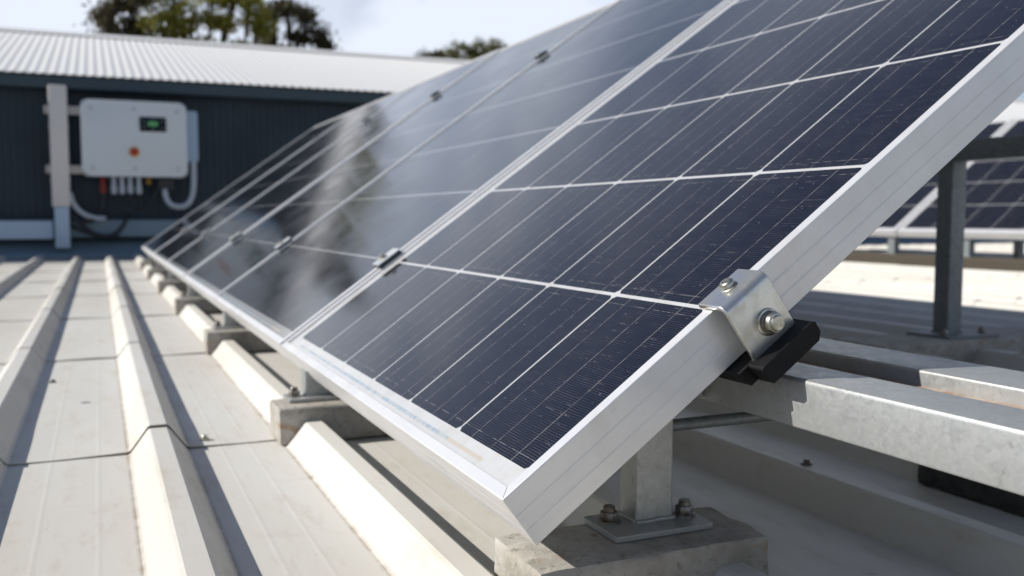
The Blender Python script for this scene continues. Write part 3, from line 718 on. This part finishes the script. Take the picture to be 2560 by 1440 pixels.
# drawn in the camera's view the display sits upper right
d = rbox(0.042, 0.256, 0.385, 0.508, -0.050, -0.042, 0.012, 0.003).build('display', M['display'], iv, True)
rbox(0.108, 0.188, 0.430, 0.470, -0.0515, -0.050, 0.004, 0.0004).build('screen', M['lcd'], d)
for (x, z) in ((0.075, 0.470), (0.225, 0.475), (0.075, 0.425), (0.228, 0.412), (0.148, 0.402), (0.148, 0.492)):
    b = MB(); b.box(x-0.008, x+0.008, -0.0512, -0.0500, z-0.003, z+0.003); b.build('indicator', M['conduit'], d)
bt = MB(); MX = Matrix.Translation((-0.006, -0.0425, 0.208)) @ Matrix.Rotation(math.pi/2, 4, 'X')
bt.lathe([(0.042, 0), (0.042, 0.010), (0.038, 0.014)], MX, 32); by = bt.build('button', M['yellow'], iv, True)
bt = MB(); bt.lathe([(0.030, 0.0145), (0.031, 0.028), (0.024, 0.034)], MX, 28); bt.build('button_cap', M['red'], by, True)
for (x, z) in ((-0.335, 0.565), (0.0, 0.570), (0.345, 0.562), (-0.335, 0.068), (0.0, 0.068), (0.345, 0.072)):
    bt = MB(); bt.lathe([(0.013, 0), (0.013, 0.004), (0.010, 0.006)], Matrix.Translation((x, -0.0425, z)) @ Matrix.Rotation(math.pi/2, 4, 'X'), 16); bt.build('cover_screw', M['conduit'], iv)
b = MB()
for i in range(5): b.box(-0.030+i*0.011, -0.024+i*0.011, -0.0437, -0.0425, 0.288, 0.293)
b.build('small_print', M['conduit'], iv)
def gland(x, mat_, r0, z0, z1, nm='cable_gland'):
    bt = MB(); MZ = Matrix.Translation((x, 0.03, 0))
    bt.lathe([(r0*0.75, z1), (r0, z1-0.01), (r0, z0+(z1-z0)*0.5), (r0*1.25, z0+(z1-z0)*0.45), (r0*1.25, z0+0.015), (r0*0.8, z0)][::-1], MZ, 18)
    bt.build(nm, mat_, iv, True)
for x in (-0.175, -0.110, -0.045, 0.025): gland(x, M['conduit'], 0.020, -0.150, 0.0)
M['dull_red'] = mat('dull_red_plastic', (0.22, 0.02, 0.012), 0.5)
gland(-0.262, M['dull_red'], 0.021, -0.150, 0.0, 'dc_switch')
M['ochre'] = mat('dull_amber_plastic', (0.30, 0.15, 0.02), 0.5)
gland(0.105, M['ochre'], 0.019, -0.065, 0.0)
b = MB(); b.box(0.175, 0.310, 0.0, 0.10, -0.125, -0.001, 0.012); b.build('connector_block', M['black'], iv)
# side box
sb = empty('junction_box', (0.50, 8.12, 0.70), 'narrow blue grey box mounted against the right side of the inverter', 'junction box')
b = rbox(-0.045, 0.048, 0.0, 0.445, -0.02, 0.12, 0.022, 0.014); b.build('box_body', M['casing2'], sb, True)
b = rbox(-0.030, 0.033, 0.03, 0.415, -0.023, -0.019, 0.012, 0.001); b.build('box_lid', M['casing2'], sb)
# conduits and cables
yC = 8.10
b = MB(); b.tube(bez((0.505, yC, 0.70), (0.505, yC, 0.52), (0.515, yC, 0.33), (0.40, yC, 0.31), 16)[:-1] + bez((0.40, yC, 0.31), (0.30, yC, 0.295), (0.262, yC, 0.36), (0.262, yC+0.02, 0.46), 12), 0.024, 12)
o = b.build('conduit', M['conduit'], None, True); tag(o, 'light grey conduit looping below the right end of the inverter', 'conduit')
b = MB(); b.tube(bez((-0.49, yC, 0.42), (-0.47, yC, 0.28), (-0.38, yC, 0.20), (-0.22, yC-0.02, 0.205), 14), 0.022, 12)
o = b.build('conduit', M['conduit'], None, True); tag(o, 'light grey curved conduit between the duct and the black cables', 'conduit')
cabs = [([(-0.234, yC+0.03, 0.45), (-0.23, yC, 0.20), (-0.30, yC-0.03, 0.16), (-0.49, yC, 0.20)], 0.020, 'thick black cable dropping from the red switch towards the duct'),
        ([(-0.48, yC, 0.26), (-0.36, yC-0.08, 0.02), (-0.10, yC-0.09, -0.06), (-0.03, yC-0.02, 0.30)], 0.019, 'black cable hanging in a low loop under the inverter glands'),
        ([(-0.49, yC, 0.15), (-0.40, yC-0.05, 0.08), (-0.28, yC-0.05, 0.05), (-0.12, yC-0.09, 0.055)], 0.015, 'lowest thin black cable lying over the pale skirting'),
        ([(-0.03, yC, 0.42), (0.02, yC, 0.25), (0.12, yC, 0.26), (0.20, yC+0.02, 0.46)], 0.012, 'short black cable curving up to the black connector block')]
for p, r_, l in cabs:
    b = MB(); b.tube(bez(*p, 20), r_, 10); o = b.build('cable', M['black'], None, True); tag(o, l, 'cable', 'black cables under the inverter')

# ------------------------------------------------------------------ trees beyond the building
def tree(base, top_z, clumps, leafm, label, seed, leaf=0.16, per=260, name='tree'):
    rnd = random.Random(seed)
    t = empty(name, base, label, 'tree', 'trees beyond the white roof')
    b = MB(); bx, by, bz = base
    fork = Vector((0, 0, (top_z-bz)*0.42))
    b.tube([(0, 0, 0), (0.1, 0.05, fork.z*0.5), tuple(fork)], [0.30, 0.24, 0.16], 10)
    tw = MB()
    for (cx_, cy_, cz_, rx, ry, rz) in clumps:
        e = Vector((cx_-bx, cy_-by, cz_-bz-rz*0.3)); mid = fork.lerp(e, 0.5) + Vector((rnd.uniform(-.4, .4), rnd.uniform(-.4, .4), -0.3))
        b.tube([tuple(fork), tuple(mid), tuple(e)], [0.10, 0.06, 0.03], 7)
        for q in range(5):
            e2 = e + Vector((rnd.uniform(-rx, rx)*0.8, rnd.uniform(-ry, ry)*0.8, rnd.uniform(0.1, rz)*1.1))
            b.tube([tuple(mid.lerp(e, 0.7)), tuple(e.lerp(e2, .5)+Vector((0, 0, .1))), tuple(e2)], [0.03, 0.02, 0.012], 5)
    b.build('trunk', M['bark'], t, True); tw.bm.free()
    cb = bmesh.new()
    for (cx_, cy_, cz_, rx, ry, rz) in clumps:
        # each clump is itself a scatter of tufts with gaps between them
        nt_ = max(12, int(46*rx*rz))
        for q in range(nt_):
            while True:
                d = Vector((rnd.uniform(-1, 1), rnd.uniform(-1, 1), rnd.uniform(-0.8, 1)))
                if 0.15 < d.length < 1: break
            c = Vector((cx_-bx+d.x*rx, cy_-by+d.y*ry, cz_-bz+d.z*rz)); tr = rnd.uniform(0.18, 0.36)
            for w in range(int(per*tr)):
                g = Vector((rnd.gauss(0, 1), rnd.gauss(0, 1), rnd.gauss(0, 0.62)))*tr*0.55
                p = c+g; s_ = leaf*rnd.uniform(0.5, 1.2)
                e = Euler((rnd.uniform(0, 6.3), rnd.uniform(0, 6.3), rnd.uniform(0, 6.3))).to_matrix()
                vs = [cb.verts.new(p + e @ Vector(k)) for k in ((-s_/2, 0, 0), (0, -s_*0.22, 0.01), (s_/2, 0, 0), (0, s_*0.22, 0.01))]
                cb.faces.new(vs)
    me = bpy.data.meshes.new('crown'); cb.to_mesh(me); cb.free(); me.materials.append(leafm)
    o = bpy.data.objects.new('crown', me); C.objects.link(o); o.parent = t
    return t
def P(az, el, D):      # a place at azimuth / elevation / distance from the roof
    a = R(az); return (-0.28+D*math.sin(a), -0.65+D*math.cos(a), 0.216+D*math.tan(R(el)))
def cl(az, el, D, rx, rz): x, y, z = P(az, el, D); return (x, y, z, rx, rx, rz)
D = 27
tree((P(1.6, 0, D)[0], P(1.6, 0, D)[1], -5), 6.5, [cl(0.9, 10.6, D, .42, .60), cl(1.9, 11.5, D, .50, .36), cl(1.2, 9.4, D, .50, .35), cl(2.3, 10.4, D, .25, .3), cl(1.3, 13.3, D, .6, .5)], M['leaf_b'], 'small slender gum tree crown at the left end of the tree group', 3, per=260)
tree((P(5.0, 0, D+1)[0], P(5.0, 0, D+1)[1], -5), 9, [cl(3.1, 9.6, D, .60, .45), cl(3.8, 10.8, D, .62, .5), cl(4.7, 10.0, D, .60, .45), cl(5.2, 11.3, D, .65, .5), cl(5.9, 9.4, D, .5, .3), cl(4.2, 12.3, D, .7, .4), cl(6.4, 12.4, D, .55, .35), cl(7.5, 12.5, D, .50, .3), cl(8.4, 11.9, D, .40, .32), cl(7.0, 11.0, D, .28, .22), cl(8.9, 10.9, D, .28, .3), cl(7.5, 9.5, D, .40, .16), 
      cl(4.8, 8.2, D, 1.3, .4), cl(8.0, 8.2, D, 1.2, .3)], M['leaf_a'], 'largest olive green gum tree above the white roof, cropped at the top', 5, per=170)
tree((P(11, 0, D+2)[0], P(11, 0, D+2)[1], -5), 7.5, [cl(9.8, 11.5, D+2, .34, .26), cl(10.6, 11.9, D+2, .40, .22), cl(11.6, 11.4, D+2, .36, .24), cl(12.3, 10.5, D+2, .24, .30), cl(12.6, 9.6, D+2, .18, .26), cl(10.7, 9.4, D+2, .6, .14), cl(9.4, 10.2, D+2, .22, .25), cl(11.2, 10.4, D+2, .26, .12), cl(11, 8.2, D+2, 1.0, .3)], M['leaf_b'], 'dark airy gum tree with open branches, right of the olive green one', 8, per=170)
M['leaf_c'] = leafmat('mid_green_leaves', (0.15, 0.15, 0.045), (0.075, 0.08, 0.03))
tree((P(21.6, 0, 36)[0], P(21.6, 0, 36)[1], -5), 6.0, [cl(20.8, 9.6, 36, .60, .40), cl(22.0, 9.9, 36, .75, .38), cl(23.2, 9.4, 36, .55, .36), cl(22, 8.6, 36, 1.3, .4)], M['leaf_c'], 'small rounded green tree beyond the roof ridge, just left of the panels top edge', 11)
tree((P(18.8, 0, 38)[0], P(18.8, 0, 38)[1], -5), 5.5, [cl(18.4, 9.2, 38, .35, .3), cl(19.3, 9.3, 38, .35, .25), cl(18.9, 8.4, 38, .9, .3)], M['leaf_b'], 'tiny tree top barely showing over the roof ridge', 12)
